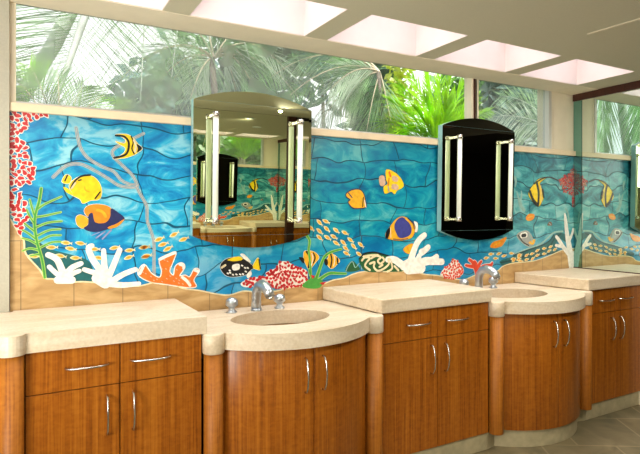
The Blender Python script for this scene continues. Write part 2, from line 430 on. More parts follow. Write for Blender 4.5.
# ------------------------------------------------------------------ cabinets
YC, YS = -.512, -.534      # cabinet fronts, slab fronts
SAG = .150
def arch_handle(x, y, z, length, horiz=True, nrm=(0, -1), tilt=0):
    """bowed bar pull; nrm = outward direction in plan"""
    n = Vector((nrm[0], nrm[1], 0)).normalized(); side = Vector((-n.y, n.x, 0))
    ax = side if horiz else Vector((0, 0, 1))
    pts, rad = [], []
    c = Vector((x, y, z))
    prof = [(-.5, .0), (-.5, .010), (-.47, .019), (-.3, .031), (0, .037), (.3, .031), (.47, .019), (.5, .010), (.5, 0)]
    for a, h in prof: pts.append(c + ax*(a*length) + n*h); rad.append(.0040)
    return MB().tube(pts, rad, 8)
def flat_cabinet(x0, x1, label, mid=None):
    xm = (x0+x1)/2 if mid is None else mid
    t = thing('vanity_cabinet', ((x0+x1)/2, -.27, 0), label, 'cabinet')
    b = MB(); b.box(x0, x1, YC+.02, -.012, .095, .829); b.build('carcass', M['gap'], t)
    b = MB(); b.box(x0, x1, YC+.012, -.012, 0, .094); o = b.build('plinth', M['plinth'], t, .003); o['label'] = 'pale stone plinth'
    g = .0018
    for i, (a, c) in enumerate(((x0+g, xm-g), (xm+g, x1-g))):
        dr = MB().box(a, c, YC, YC+.02, .6745, .827).build('drawer', M['wood'], t, .0012)
        hx = xm + (-1, 1)[i]*(x1-x0)*.18
        arch_handle(hx, YC, .755, .148).build('handle', M['nickel'], dr)
        dd = MB().box(a, c, YC, YC+.02, .10, .671).build('door', M['wood'], t, .0012)
        arch_handle(xm + (-1, 1)[i]*.047, YC, .562, .145, False).build('handle', M['nickel'], dd)
    return t
def arc_pts(x0, x1, y, sag, n=28):
    """bow front between two points, bulging to -y; ends meet the posts at an angle"""
    c = (x1-x0)/2; r = (c*c+sag*sag)/(2*sag); xm = (x0+x1)/2; yc = y-sag+r
    a0 = math.asin(c/r)
    return [(xm+r*math.sin(-a0+2*a0*i/n), yc-r*math.cos(-a0+2*a0*i/n)) for i in range(n+1)], (xm, yc, r)
PR = .040
def bow_cabinet(x0, x1, label, shift=0):
    t = thing('sink_cabinet', ((x0+x1)/2, -.27, 0), label, 'cabinet')
    a0, a1 = x0+2*PR-.004, x1-2*PR+.004
    arc, (xm, yc, r) = arc_pts(a0, a1, YC+.008, SAG)
    inner, _ = arc_pts(a0, a1, YC+.03, SAG)
    MB().prism(inner + [(a1, -.012), (a0, -.012)], .095, .585).build('carcass', M['gap'], t)
    pl, _ = arc_pts(a0, a1, YC+.028, SAG)
    o = MB().prism([(x0, YC+.012)] + pl + [(x1, YC+.012), (x1, -.012), (x0, -.012)], 0, .094).build('plinth', M['plinth'], t, .003); o['label'] = 'pale stone plinth'
    n = len(arc); h = n//2 - shift; xs = arc[h][0]
    for i in (0, 1):
        seg = arc[:h+1] if i == 0 else arc[h:]
        g = .0016
        seg = [Vector((*p, 0)) for p in seg]
        if i == 0: seg[-1].x -= g
        else: seg[0].x += g
        cc = Vector((xm, yc, 0)); back = [cc + (p-cc)*((r-.018)/r) for p in seg]
        d = MB().prism([(p.x, p.y) for p in seg] + [(p.x, p.y) for p in reversed(back)], .10, .752, smooth_side=True)
        d = d.build('door', M['wood'], t, .0012)
        hx = xs + (-1, 1)[i]*.042; ang = math.asin((hx-xm)/r)
        hp = (xm + r*math.sin(ang), yc - r*math.cos(ang))
        arch_handle(hp[0], hp[1], .635, .145, False, (math.sin(ang), -math.cos(ang))).build('handle', M['nickel'], d)
    for cx in (x0+PR+.0055, x1-PR-.0055):
        o = MB().lathe((cx, YC-.012, 0), [(PR-.001, .094), (PR, .097), (PR, .745)], 28).build('post', M['wood_post'], t); o['label'] = 'rounded mahogany corner post'
    return t
def arcpost(cx, cy, r, a0, a1, n=10):
    return [(cx+r*math.cos(a0+(a1-a0)*i/n), cy+r*math.sin(a0+(a1-a0)*i/n)) for i in range(n+1)]
def ellipse(cx, cy, rx, ry, n=48):
    return [(cx+rx*math.cos(2*PI*k/n), cy+ry*math.sin(2*PI*k/n)) for k in range(n)]
ZS0, ZS1 = .757, .826
SRX, SRY, SY = .245, .178, -.345
def sink_slab(x0, x1, label, off=.01):
    a0, a1 = x0+2*PR, x1-2*PR
    arc, _ = arc_pts(a0, a1, YS-.004, SAG+.006)
    t = thing('vanity_countertop', ((x0+x1)/2, -.3, ZS0), label, 'countertop')
    cxm = (x0+x1)/2 - off
    out = [(x0+.006, -.012), (x0+.006, YS+.02)] + arc + [(x1-.006, YS+.02), (x1-.006, -.012)]
    MB().prism(out, ZS0, ZS1, hole=ellipse(cxm, SY, SRX, SRY)).build('slab', M['stone'], t, .006, 3)
    for cx in (x0+PR+.0055, x1-PR-.0055):
        o = MB().lathe((cx, YC-.012, 0), [(PR+.002, .7455), (PR+.005, .749), (PR+.005, ZS1-.002), (PR+.001, ZS1+.003)], 28).build('post_cap', M['stone'], t); o['label'] = 'rounded limestone cap over the post'
    return cxm
cab_x = [(.013, .647), (.647, 1.538), (1.538, 2.272), (2.272, 3.143), (3.143, XM-.001)]
flat_cabinet(*cab_x[0], 'flat mahogany cabinet nearest the left edge, two drawers over two doors')
bow_cabinet(*cab_x[1], 'bow-fronted mahogany sink cabinet under the left mirror, between two flat cabinets')
flat_cabinet(*cab_x[2], 'flat mahogany cabinet in the middle, between the two bow-fronted sink cabinets')
bow_cabinet(*cab_x[3], 'bow-fronted mahogany sink cabinet under the dark right mirror cabinet', 1)
flat_cabinet(*cab_x[4], 'narrow mahogany cabinet at the right end against the mirror wall')
# the unit running out of the frame at the left: only its rounded post shows
t = thing('sink_cabinet', (-.5, -.27, 0), 'mahogany cabinet cut off at the left edge, only its rounded post visible', 'cabinet')
MB().box(-.95, .010, YC+.02, -.04, .095, .829).build('carcass', M['wood'], t)
MB().box(-.95, .010, YC+.03, -.04, 0, .094).build('plinth', M['plinth'], t)
MB().lathe((-.029, YC-.012, 0), [(PR-.001, .085), (PR, .088), (PR, .828)], 28).build('post', M['wood_post'], t)
# raised limestone slabs
def flat_slab(x0, x1, label, out=None, y1=-.007):
    o = MB().prism(out or [(x0, y1), (x0, YS), (x1, YS), (x1, y1)], .8295, .90).build('vanity_countertop', M['stone'], None, .007, 3)
    # put origin at the slab
    c = Vector(((x0+x1)/2, -.27, .8295)); o.data.transform(Matrix.Translation(-c)); o.location = c
    return tag(o, label, 'countertop')
left_out = [(-.95, -.036), (-.95, YS-.02)] + [(-.95, YS-.02)][:0] + arcpost(-.029, YC-.012, PR+.006, PI*1.12, PI*1.93, 10) + [(.013, YS), (.662, YS), (.662, -.007), (-.03, -.007), (-.03, -.037)]
flat_slab(-.95, .662, 'raised limestone countertop at the far left with a rounded front corner', left_out)
flat_slab(1.545, 2.274, 'raised limestone countertop in the middle, between the two sink tops', [(1.497, -.007), (1.528, YS), (2.276, YS), (2.276, -.007)])
flat_slab(3.147, XM-.001, 'raised limestone countertop at the right end meeting the wall mirror', [(3.055, -.007), (3.122, YS), (XM-.001, YS), (XM-.001, -.007)])
cx1 = sink_slab(*cab_x[1], 'low bow-fronted limestone sink top under the left mirror')
cx2 = sink_slab(*cab_x[3], 'low bow-fronted limestone sink top under the dark right mirror cabinet', .065)
# sinks
def bowl(cx, label):
    t = thing('sink_basin', (cx, SY, ZS0-.15), label, 'sink')
    b = MB(); rings = []
    prof = [(1.06, 0), (1.03, -.004), (1.01, -.03), (.97, -.07), (.86, -.11), (.62, -.138), (.3, -.148), (.08, -.15)]
    for k, z in prof: rings.append([(x, y, ZS0-.001+z) for x, y in ellipse(cx, SY, SRX*k, SRY*k)])
    b.loft(rings, cap=False)
    b.poly(rings[-1])
    b.build('bowl', M['basin'], t)
    MB().lathe((cx, SY, ZS0-.151), [(.026, .001), (.026, .005), (.018, .006), (.004, .0045)], 20).build('drain', M['chrome'], t)
    b = MB(); b.tube([(cx-.012, SY+SRY*.985, ZS0-.02), (cx+.012, SY+SRY*.985, ZS0-.02)], .004, 8); b.build('overflow', M['black'], t)
    return t
sk = bowl(cx1, 'oval tan stone basin under the left sink top, below the silver faucet')
dup(sk, (cx2-cx1, 0, 0), 'oval tan stone basin in the right sink top, below the dark mirror cabinet')
# faucet with two knob handles
def faucet(cx, label):
    y = -.125; z = ZS1+.0005
    t = thing('faucet', (cx, y, z), label, 'faucet')
    b = MB(); b.lathe((cx, y, z), [(.030, .0), (.030, .006), (.024, .012)], 24)
    pts = [(cx, y, z+.005), (cx, y, z+.065), (cx+.001, y-.006, z+.098), (cx+.003, y-.026, z+.124), (cx+.006, y-.056, z+.136), (cx+.010, y-.094, z+.128), (cx+.013, y-.124, z+.110), (cx+.015, y-.142, z+.088)]
    b.tube(pts, [.026, .0245, .0245, .025, .0255, .0255, .025, .023], 16); b.build('spout', M['chrome'], t)
    MB().lathe((cx+.0155, y-.144, z+.074), [(.011, 0), (.0125, .002), (.0125, .016)], 16).build('aerator', M['nickel'], t)
    for s in (-.130, .130):
        MB().lathe((cx+s, y, z), [(.027, 0), (.027, .005), (.018, .010), (.014, .020), (.016, .026), (.026, .034), (.031, .038), (.029, .060), (.019, .070), (.004, .075)], 24).build('knob_handle', M['chrome'], t)
    return t
fc = faucet(cx1-.038, 'satin chrome arched faucet with two knobs on the left sink top')
dup(fc, (cx2-cx1-.012, 0, 0), 'satin chrome arched faucet with two knobs on the right sink top')

# ------------------------------------------------------------------ mirror cabinets
def mirror_cabinet(label):
    W2, HB, HT, SG = .328, -.337, .337, .066
    root = thing('mirror_cabinet', (1.067, -.001, 1.5435), label, 'mirror cabinet')
    ox, oz = 1.067, 1.5435
    def arc_top(s, n=20, w=W2, sg=SG):
        r = (w*w+sg*sg)/(2*sg); out = []
        for i in range(n+1):
            x = -w+2*w*i/n; out.append((x, s*(HT-(r-sg)+math.sqrt(max(0, r*r-x*x)))))
        return out
    top = arc_top(1); bot = arc_top(-1)
    outline = bot + top[::-1]                      # ccw seen from -y
    D = .040
    b = MB(); b.loft([[(ox+x, 0.0, oz+z) for x, z in outline], [(ox+x, -D, oz+z) for x, z in outline]], cap=True, smooth=False)
    b.build('body', M['tealglass'], root)
    def plate(name, pts, inset=.016):
        cxp = sum(p[0] for p in pts)/len(pts); czp = sum(p[1] for p in pts)/len(pts)
        b = MB()
        inn = []
        n = len(pts)
        for i in range(n):                          # offset inward by the bevel width
            p0, p1, p2 = Vector(pts[i-1]), Vector(pts[i]), Vector(pts[(i+1) % n])
            e1 = (p1-p0); e2 = (p2-p1)
            n1 = Vector((-e1.y, e1.x)).normalized() if e1.length > 1e-9 else Vector((0, 0)); n2 = Vector((-e2.y, e2.x)).normalized() if e2.length > 1e-9 else n1
            m = n1+n2; m = m/max(.3, m.dot(n1)) if m.length > 1e-6 else n1
            q = p1 + m*inset; inn.append((q.x, q.y))
        ro = [(ox+x, -D-.0006, oz+z) for x, z in pts]; ri = [(ox+x, -D-.0010, oz+z) for x, z in inn]
        b.loft([ro, ri], cap=False, smooth=False)
        b.poly(ri)
        b.build(name, M['mirror'], root)
    g = .0004
    plate('mirror_door', [(-W2, HB+g), (W2, HB+g), (W2, HT-g), (-W2, HT-g)])
    b = MB(); ring = [(ox+x, -D-.0010, oz+z) for x, z in ([(W2, HT+g), (-W2, HT+g)] + top[1:-1])][::1]
    ring = [(ox-W2, -D-.001, oz+HT+g), (ox+W2, -D-.001, oz+HT+g)] + [(ox+x, -D-.001, oz+z) for x, z in top[::-1][1:-1]]
    b.poly(ring); b.build('mirror_arch', M['mirror'], root)
    ring = [(ox+W2, -D-.001, oz+HB-g), (ox-W2, -D-.001, oz+HB-g)] + [(ox+x, -D-.001, oz+z) for x, z in bot[1:-1]]
    b = MB(); b.poly(ring); b.build('mirror_arch', M['mirror'], root)
    for s in (-1, 1):
        x = ox+s*.232; y = -D-.056
        lb = MB().tube([(x, y, oz-.262), (x, y, oz+.262)], .0145, 14).build('light_tube', M['tube'], root)
        for e in (-1, 1):
            b = MB(); b.lathe((x, y, oz+e*.262), [(.017, -.013), (.017, .013)], 16)
            b.box(x-.007, x+.007, y, -D-.002, oz+e*.262-.007, oz+e*.262+.007)
            b.build('bracket', M['nickel'], lb)
    return root
mc = mirror_cabinet('arched mirror cabinet on the left, its glass full of garden and mural reflections')
mc2 = dup(mc, (2.668-1.067, 0, 0), 'arched mirror cabinet on the right, its glass reflecting near-black darkness')
mc.rotation_euler = (math.radians(1.55), 0, 0); mc.location.y = -.019
mc2.rotation_euler = (math.radians(1.2), 0, 0); mc2.location.y = -.017
# wall mirror at the right
t = thing('wall_mirror', (XM, -.29, .905), 'green-tinted frameless mirror covering the right end wall above the counter', 'mirror')
MB().box(XM-.006, XM-.0005, -.572, -.075, .906, 2.174).build('mirror_panel', M['mirror_teal'], t)
MB().box(XM-.006, XM-.0005, -.072, -.003, .906, 2.174).build('mirror_strip', M['mirror_strip'], t)['label'] = 'narrow darker teal strip of mirror in the corner'
MB().box(XM-.007, XM-.0005, -.0752, -.0718, .906, 2.174).build('seam', M['black'], t)
MB().box(XM-.010, XM-.0005, -.572, -.003, .9005, .9065).build('bottom_channel', M['dark_wood'], t)

# ------------------------------------------------------------------ the mural
mural = thing('tile_mural', (0, 0, 0), 'glazed tile mural of a coral reef with fish on the wall above the counters', 'mural')
XA = on_y(10.2, 150).x
MB().box(XA, XM, -.0005, .011, .80, SILL0).build('tile_panel', M['mural'], mural)
MB().box(XA-.012, XA, -.004, .011, .90, SILL0).build('edge_strip', M['dark_wood'], mural)
def Zf(x0, y0, s): return lambda a, b: (x0+a/s, y0+b/s)
def wall(pt): p = on_y(*pt); return (p.x, p.z)
def cr(pts, closed=True, sub=4):
    n = len(pts); out = []
    rng = range(n) if closed else range(n-1)
    for i in rng:
        if closed: p0, p1, p2, p3 = pts[i-1], pts[i], pts[(i+1) % n], pts[(i+2) % n]
        else: p0, p1, p2, p3 = pts[max(i-1, 0)], pts[i], pts[i+1], pts[min(i+2, n-1)]
        for k in range(sub):
            t = k/sub
            out.append(tuple(.5*((2*p1[j])+(-p0[j]+p2[j])*t+(2*p0[j]-5*p1[j]+4*p2[j]-p3[j])*t*t+(-p0[j]+3*p1[j]-3*p2[j]+p3[j])*t**3) for j in (0, 1)))
    if not closed: out.append(pts[-1])
    return out
class Art:
    """layered relief shapes of glaze on the wall plane"""
    def __init__(s): s.b = MB(); s.mats = []; s.h = .0012
    def mi(s, col):
        if col not in s.mats: s.mats.append(col)
        return s.mats.index(col)
    def area(s, col, pts, h, smooth=True, raw=False):
        """pts: photo measurements (raw=False) or wall x,z"""
        q = pts if raw else [wall(p) for p in pts]
        if smooth: q = cr(q)
        s.b.mi = s.mi(col)
        tri = tessellate_polygon([[Vector((x, z, 0)) for x, z in q]])
        F = [s.b.bm.verts.new((x, -h, z)) for x, z in q]; K = [s.b.bm.verts.new((x, 0, z)) for x, z in q]
        for t in tri:
            try: f = s.b.bm.faces.new([F[i] for i in t]); f.material_index = s.b.mi
            except ValueError: pass
        n = len(q)
        for i in range(n):
            j = (i+1) % n
            f = s.b.bm.faces.new((F[i], K[i], K[j], F[j])); f.material_index = s.b.mi
        return q
    def stroke(s, col, pts, w, h, raw=False, w1=None, closed=False):
        q = pts if raw else [wall(p) for p in pts]
        q = cr(q, closed) if len(q) > 2 else list(q)
        n = len(q); s.b.mi = s.mi(col); w1 = w if w1 is None else w1
        L = []
        for i, p in enumerate(q):
            a = Vector(q[(i-1) % n] if closed else q[max(i-1, 0)]); c = Vector(q[(i+1) % n] if closed else q[min(i+1, n-1)])
            d = (c-a); d = d.normalized() if d.length > 1e-9 else Vector((1, 0)); nn = Vector((-d.y, d.x)); ww = (w+(w1-w)*i/max(1, n-1))/2
            L.append((Vector(p)+nn*ww, Vector(p)-nn*ww))
        rng = range(n) if closed else range(n-1)
        for i in rng:
            j = (i+1) % n
            g = h+.00004*(i % 7)
            s.b.poly([(L[i][0].x, -g, L[i][0].y), (L[j][0].x, -g, L[j][0].y), (L[j][1].x, -g, L[j][1].y), (L[i][1].x, -g, L[i][1].y)])
        if not closed:
            for p, ww in ((q[0], w), (q[-1], w1)):
                s.b.poly([(p[0]+ww/2*math.cos(2*PI*k/10), -h+.00005, p[1]+ww/2*math.sin(2*PI*k/10)) for k in range(10)])
    def build(s, name, label=None):
        o = s.b.build(name, [PM[c] if c in PM else M[c] for c in s.mats], mural, fixn=False)
        for p in o.data.polygons:
            if p.normal.y > .5: p.flip()
        if label: o['label'] = label
        return o
PXM = .0050     # one photo pixel on the wall near the middle, m
def px2m(x): return .0043 + max(0, x)/574*.0033
# sand bank
sand = [(10.2,219),(21,236.5),(24,241.5),(26,254),(40,270),(45,278),(54,279),(65,282.4),(83,281.6),(100.5,283),(118,284),(138,286),(156,282),(172,283.6),(183,288.4),(199,290.3),(214,293.5),(229,295),(243,291),(257,292),(276,291),(290.6,287),(306,286),(322,284),(333,280),(344,278),(353,274),(364.5,271.5),(388.5,271.6),(412,271),(423,274),(437.6,275.5),(452,278.5),(464,279.4),(476.5,274.7),(495.5,271.5),(503,266),(514.5,262.8),(533,261),(548,256),(560.6,250.6),(569,248),(574,249)]
sw = [wall(p) for p in sand]; sw[0] = (XA, sw[0][1]); sw[-1] = (XM, sw[-1][1])
sm = cr(sw, False)
A = Art(); A.area('sand', [(XA, .80)] + sm + [(XM, .80)], .0030, smooth=False, raw=True); A.stroke('paleedge', sw, .007, .0032, raw=True)
A.build('sand_bank')
# dark water behind the left corals and the right garland
z3 = Zf(0, 190, 3.98)
A = Art(); A.area('teal', [z3(*p) for p in ((85,190),(150,205),(200,235),(300,262),(360,290),(370,365),(330,380),(180,380),(110,260))], .0010); A.build('dark_water')
zr = Zf(505, 210, 4.68)
A = Art(); A.area('teal', [zr(*p) for p in ((-25,240),(40,215),(110,190),(165,172),(205,150),(225,120),(255,105),(290,120),(285,150),(255,135),(235,170),(250,195),(200,205),(140,222),(60,245),(0,262))], .0010)
A.stroke('paleteal', [zr(*p) for p in ((50,205),(110,180),(165,160),(200,130),(230,105),(270,100))], .014, .0014)
for pts in (((-20,246),(45,232),(115,208),(170,190),(210,165),(235,128),(262,112)), ((40,212),(110,186),(165,168),(205,146),(228,116)), ((0,258),(70,246),(140,222),(200,206),(250,196))):
    A.stroke('deepteal', [zr(*p) for p in pts], .012, .0016)
A.build('seaweed_garland')

def fish(name, zf, layers, outline='white', ow=.0036, label=None, h0=.0022):
    A = Art()
    for k, L in enumerate(layers):
        kind, col, pts = L[:3]; q = [zf(*p) for p in pts]; h = h0+.0006*k+.0006
        if kind == 'a':
            if outline and k < 2: A.stroke(outline, q, ow, h0, closed=True)
            A.area(col, q, h)
        else: A.stroke(col, q, L[3], h)
    return A.build(name, label)
za = Zf(50, 120, 6.31); zb = Zf(50, 180, 6.31); zc = Zf(0, 100, 3.98); zd = Zf(205, 235, 6.31); ze = Zf(330, 150, 5.745)
zg = Zf(360, 205, 6.31); zh = Zf(290, 220, 6.31); zi = Zf(440, 220, 6.31); zj = Zf(505, 150, 6.31); zk = Zf(120, 225, 6.31)
# kelp branches
A = Art()
for pts in ([za(165,50), za(175,110), za(195,180), za(240,240), za(320,290), za(400,325), za(450,380), za(500,405), za(550,412), zb(545,40), zb(572,95), zb(610,165), zb(615,260), (153.5,240), (154,262), (154,280)],
            [za(20,360), za(100,290), za(190,278), za(280,318), za(370,372), za(440,415), za(520,425), za(552,415)],
            [za(590,85), za(545,108), za(500,130), za(420,170), za(392,205), za(410,242), za(460,290), za(520,350), za(550,408)]):
    A.stroke('tan', pts, .0145, .0012); A.stroke('kelpblue', pts, .0095, .0014); A.stroke('pink', pts, .003, .0016)
A.build('kelp_branches', 'tan branching kelp')
fish('striped_fish', za, [('a','yellow',((410,92),(480,90),(520,110),(555,152),(582,180),(555,205),(520,225),(470,240),(395,245),(440,226),(468,205),(474,175),(445,158),(412,134),(466,148),(478,128),(450,106))),
 ('s','black',((415,98),(465,104),(495,138),(492,190),(470,222),(405,240)),.010), ('s','black',((512,104),(524,140),(516,180),(530,214)),.006),
 ('s','cream',((528,128),(540,160),(535,200)),.010), ('a','black',((545,152),(580,178),(548,206),(554,180)))], label='yellow and black striped fish at top left')
fish('butterfly_fish', zc, [('a','yellow',((290,375),(275,345),(290,320),(330,300),(370,305),(395,330),(405,365),(395,395),(360,400),(330,412),(318,395),(285,378))),
 ('a','yellow',((246,326),(262,297),(283,308),(275,332))), ('a','yellow',((252,346),(275,356),(290,378),(265,368))), ('s','black',((282,350),(298,322),(325,303),(358,299)),.008),
 ('s','black',((258,322),(268,300)),.006), ('s','cream',((284,352),(300,330)),.007), ('s','black',((398,366),(378,392)),.006), ('s','gold',((335,345),(340,360),(355,366)),.004), ('s','black',((312,321),(322,318)),.006)], label='bright yellow butterfly fish')
fish('orange_fish', zb, [('a','orange',((215,195),(235,165),(290,152),(350,160),(385,180),(390,215),(385,260),(355,290),(280,285),(265,220),(235,230))),
 ('a','gold',((165,235),(195,220),(240,245),(235,285),(205,305),(170,280))),
 ('a','navy',((385,180),(430,205),(470,240),(450,262),(400,300),(350,315),(290,328),(240,322),(212,302),(240,280),(243,222),(268,210),(284,266),(345,270),(378,235))),
 ('a','orange',((470,245),(430,290),(380,308),(365,298),(420,275))), ('s','lav',((385,315),(330,372)),.007), ('s','lav',((345,326),(290,366)),.006), ('s','lav',((310,330),(262,350)),.004),
 ('s','gold',((300,190),(330,200),(350,230)),.014)], label='orange fish with a navy face and belly')
fish('spotted_fish', zd, [('a','black',((95,205),(110,168),(150,145),(210,140),(260,160),(300,192),(330,200),(290,218),(270,245),(220,260),(160,264),(120,247))),
 ('a','yellow',((300,200),(325,150),(340,152),(350,216),(320,216))), ('a','yellow',((140,158),(180,140),(222,136),(234,156),(185,165))), ('a','white',((222,125),(245,120),(288,167),(265,165))), ('a','white',((262,250),(285,225),(292,250),(270,272))),
 ('s','black',((338,155),(348,214)),.007), ('a','white',((172,190),(212,182),(214,215),(176,222))), ('s','cream',((103,205),(125,190)),.012)]
 + [('s','white',((x,y),(x+6,y+3)),.008) for x,y in ((150,222),(138,240),(170,248),(215,246),(232,244),(250,228),(262,205),(245,205),(150,235),(190,246),(225,190))], label='black fish with white spots and a yellow back')
fish('orange_fish', ze, [('a','gold',((95,250),(125,232),(165,228),(190,250),(200,290),(205,325),(170,333),(130,330),(105,300),(118,286),(95,268))), ('s','black',((190,272),(186,325)),.007), ('s','navy',((103,246),(125,274)),.006), ('s','white',((196,290),(204,328)),.006)], 'navy', .012, label='small plain orange fish right of the left mirror')
fish('angel_fish', ze, [('a','yellow',((325,112),(390,145),(422,205),(384,232),(370,252),(350,238),(315,250),(308,212),(330,195),(322,165))), ('a','pink',((283,155),(308,150),(316,190),(300,206),(285,195))),
 ('a','pink',((358,148),(388,158),(384,182),(358,176))), ('a','pink',((358,196),(388,202),(386,228),(352,222))), ('s','orange2',((338,128),(345,150)),.014), ('s','orange',((335,165),(332,205)),.010), ('s','grey',((330,210),(336,238)),.008)], 'gold', label='yellow angelfish with pinkish patches')
fish('angel_fish', zg, [('a','gold',((165,208),(160,180),(185,140),(215,100),(250,75),(290,78),(330,108),(348,150),(330,200),(300,216),(250,224),(200,219))), ('a','white',((338,104),(362,115),(360,166),(344,168),(350,140))),
 ('a','indigo',((215,130),(238,88),(276,80),(316,128),(322,170),(300,198),(250,208),(226,175))), ('s','gold',((284,84),(318,120),(330,160)),.010), ('s','navy',((298,82),(332,118),(340,150)),.006), ('a','black',((160,202),(166,165),(186,142),(184,176),(172,210))),
 ('s','navy',((205,214),(250,219),(300,210)),.004), ('s','cream',((188,145),(190,205)),.006)], 'navy', label='round navy fish with gold edging')
fish('small_fish', zg, [('a','gold',((272,282),(298,256),(330,245),(346,275),(337,300),(300,306))), ('s','orange',((295,265),(310,295)),.006)], 'orange2', label='small golden fish above the white coral')
fish('striped_fish', zh, [('a','gold',((92,195),(150,200),(182,235),(162,265),(122,312),(104,290),(90,260),(84,235))), ('s','black',((104,200),(124,238),(116,300)),.013), ('s','black',((146,208),(156,238),(146,270)),.008), ('a','black',((55,235),(84,240),(86,272),(72,264))), ('s','white',((134,210),(142,240),(132,285)),.005)], label='gold fish with black bands beside the red coral')
fish('striped_fish', zh, [('a','gold',((242,203),(285,225),(312,255),(300,275),(265,306),(240,290),(226,260),(240,235))), ('s','black',((254,212),(262,250),(254,298)),.010), ('s','black',((296,240),(300,275)),.010), ('a','black',((215,248),(234,250),(236,280),(222,285))), ('s','white',((274,222),(280,250),(272,290)),.004)], label='second gold fish with black bands, among the green weed')
fish('orange_fish', zi, [('a','orange',((316,168),(335,140),(380,125),(418,108),(405,140),(385,165),(345,176))), ('s','gold',((340,158),(380,140)),.009)], 'gold', label='slim orange fish below the dark mirror cabinet')
fish('grey_fish', zi, [('a','grey',((483,100),(508,76),(550,70),(580,108),(592,150),(556,166),(518,142))), ('a','gold',((556,142),(598,122),(586,156))), ('s','white',((514,98),(538,94)),.040), ('s','black',((518,99),(534,96)),.027), ('s','black',((490,96),(520,138),(556,160)),.008), ('s','paleteal',((560,90),(578,140)),.008)], 'cream', label='grey fish with a large black spot')
fish('striped_fish', zj, [('a','yellow',((146,275),(180,215),(215,182),(262,172),(236,192),(218,215),(238,262),(242,300),(210,357),(170,320))), ('s','black',((198,205),(210,270),(207,345)),.022), ('s','black',((154,262),(174,312),(204,350)),.024), ('s','black',((180,215),(230,182),(280,172),(330,192)),.010), ('s','black',((234,252),(241,296)),.020), ('s','cream',((222,225),(226,330)),.006)], 'black', .006, label='yellow and black moorish fish at the right')
fish('small_fish', zj, [('a','orange',((130,430),(150,405),(183,408),(176,435),(145,446))), ('s','gold',((145,425),(172,420)),.010)], 'gold', label='small orange fish at the right')
fish('small_fish', Zf(505,210,4.68), [('a','brown',((198,72),(206,55),(216,58),(218,72))), ('s','grey',((205,62),(212,68)),.010)], None)
# small schooling fish
def minnow(px, py, ang, L=.035):
    A = Art(); x, z = wall((px, py)); ca, sa = math.cos(ang), math.sin(ang)
    P = [(-.55,.0),(-.25,.20),(.15,.22),(.5,.0),(.15,-.22),(-.25,-.20)]; T = [(.42,0),(.68,.2),(.62,0),(.68,-.2)]
    def tr(pts, k): return [(x+L*k*(a*ca-b*sa), z+L*k*(a*sa+b*ca)) for a, b in pts]
    A.area('paleedge', tr(P, 1.18), .0022, raw=True); A.area('paleedge', tr(T, 1.15), .0021, smooth=False, raw=True)
    A.area('palefish', tr(P, .85), .0028, raw=True)
    A.stroke('orange2', tr([(-.2,0),(.25,0)], .85), L*.10, .0031, raw=True)
    A.build('small_school_fish')
for a, c in ((262,210),(320,212),(205,228),(280,233),(375,235),(135,263),(240,262),(300,270),(395,270)): minnow(*z3(a, c), R.uniform(-.25, .1))
for a, c in ((455,230),(515,240),(575,228),(580,265),(512,268)): minnow(*z3(a, c), R.uniform(.05, .4))
for a, c in ((150,140),(165,195),(245,90),(340,60),(400,90),(270,122),(300,150)): minnow(*zk(a, c), R.uniform(.15, .5), .038)
for a, c in ((185,15),(225,8),(130,50),(185,70),(230,55),(290,65),(345,80),(185,110),(235,110),(275,105),(380,125),(290,145),(335,142),(400,165),(445,155),(355,210),(435,215),(350,178)): minnow(*zh(a, c), R.uniform(-.75, -.35), .038)
for a, c in ((290,240),(320,215),(350,242),(370,213),(402,226),(450,210),(460,245),(500,220),(495,248)): minnow(*zi(a, c), R.uniform(-.2, .3), .038)
for a, c in ((100,212),(65,218),(40,236),(72,240),(125,205),(150,190),(182,180),(150,212),(182,205),(205,192),(232,185),(212,172),(128,228),(100,232)): minnow(*zr(a, c), R.uniform(0, .5), .036)
# pebbly corals
def inside(p, poly):
    r = False; j = len(poly)-1
    for i in range(len(poly)):
        if (poly[i][1] > p[1]) != (poly[j][1] > p[1]) and p[0] < (poly[j][0]-poly[i][0])*(p[1]-poly[i][1])/(poly[j][1]-poly[i][1])+poly[i][0]: r = not r
        j = i
    return r
def blob(cx, cz, r, n=7, el=1.0, rot=0):
    out = []
    for k in range(n):
        a = 2*PI*k/n; rr = r*R.uniform(.55, 1.25); x = rr*math.cos(a)*el; z = rr*math.sin(a)
        out.append((cx+x*math.cos(rot)-z*math.sin(rot), cz+x*math.sin(rot)+z*math.cos(rot)))
    return out
def pebbles(name, poly_px, col, edge, r, n, base=None, label=None):
    P = [wall(p) for p in poly_px]; A = Art()
    if base: A.area(base, P, .0034, smooth=True, raw=True)
    x0, x1 = min(p[0] for p in P), max(p[0] for p in P); y0, y1 = min(p[1] for p in P), max(p[1] for p in P)
    got = []; tries = 0
    while len(got) < n and tries < n*60:
        tries += 1; p = (R.uniform(x0, x1), R.uniform(y0, y1))
        if not inside(p, P) or any((p[0]-g[0])**2+(p[1]-g[1])**2 < (r*1.9)**2 for g in got): continue
        got.append(p); q = blob(p[0], p[1], r, 7, 1.35, R.uniform(0, PI))
        if not base: A.area(edge, [(p[0]+(a-p[0])*1.40, p[1]+(b-p[1])*1.40) for a, b in q], .0026+.00002*len(got), raw=True)
        A.area(col, q, .0046, raw=True)
    A.build(name, label)
pebbles('red_coral', [(10.5,112),(46,114.5),(33,120),(24,131),(13,136),(25,140),(27,160),(36,170),(32,182),(13,186),(25,200),(27,217),(20,234),(10.5,214)], 'red', 'white', .0088, 84, label='red and white pebbly coral at the left edge')
pebbles('red_coral', [zd(*p) for p in ((225,305),(290,270),(380,262),(385,235),(450,205),(470,170),(520,168),(580,205),(640,225),(640,312),(590,322),(500,340),(430,330),(380,312),(260,330))], 'red', 'white', .0085, 95, 'white', 'red and white pebbly coral behind the left faucet')
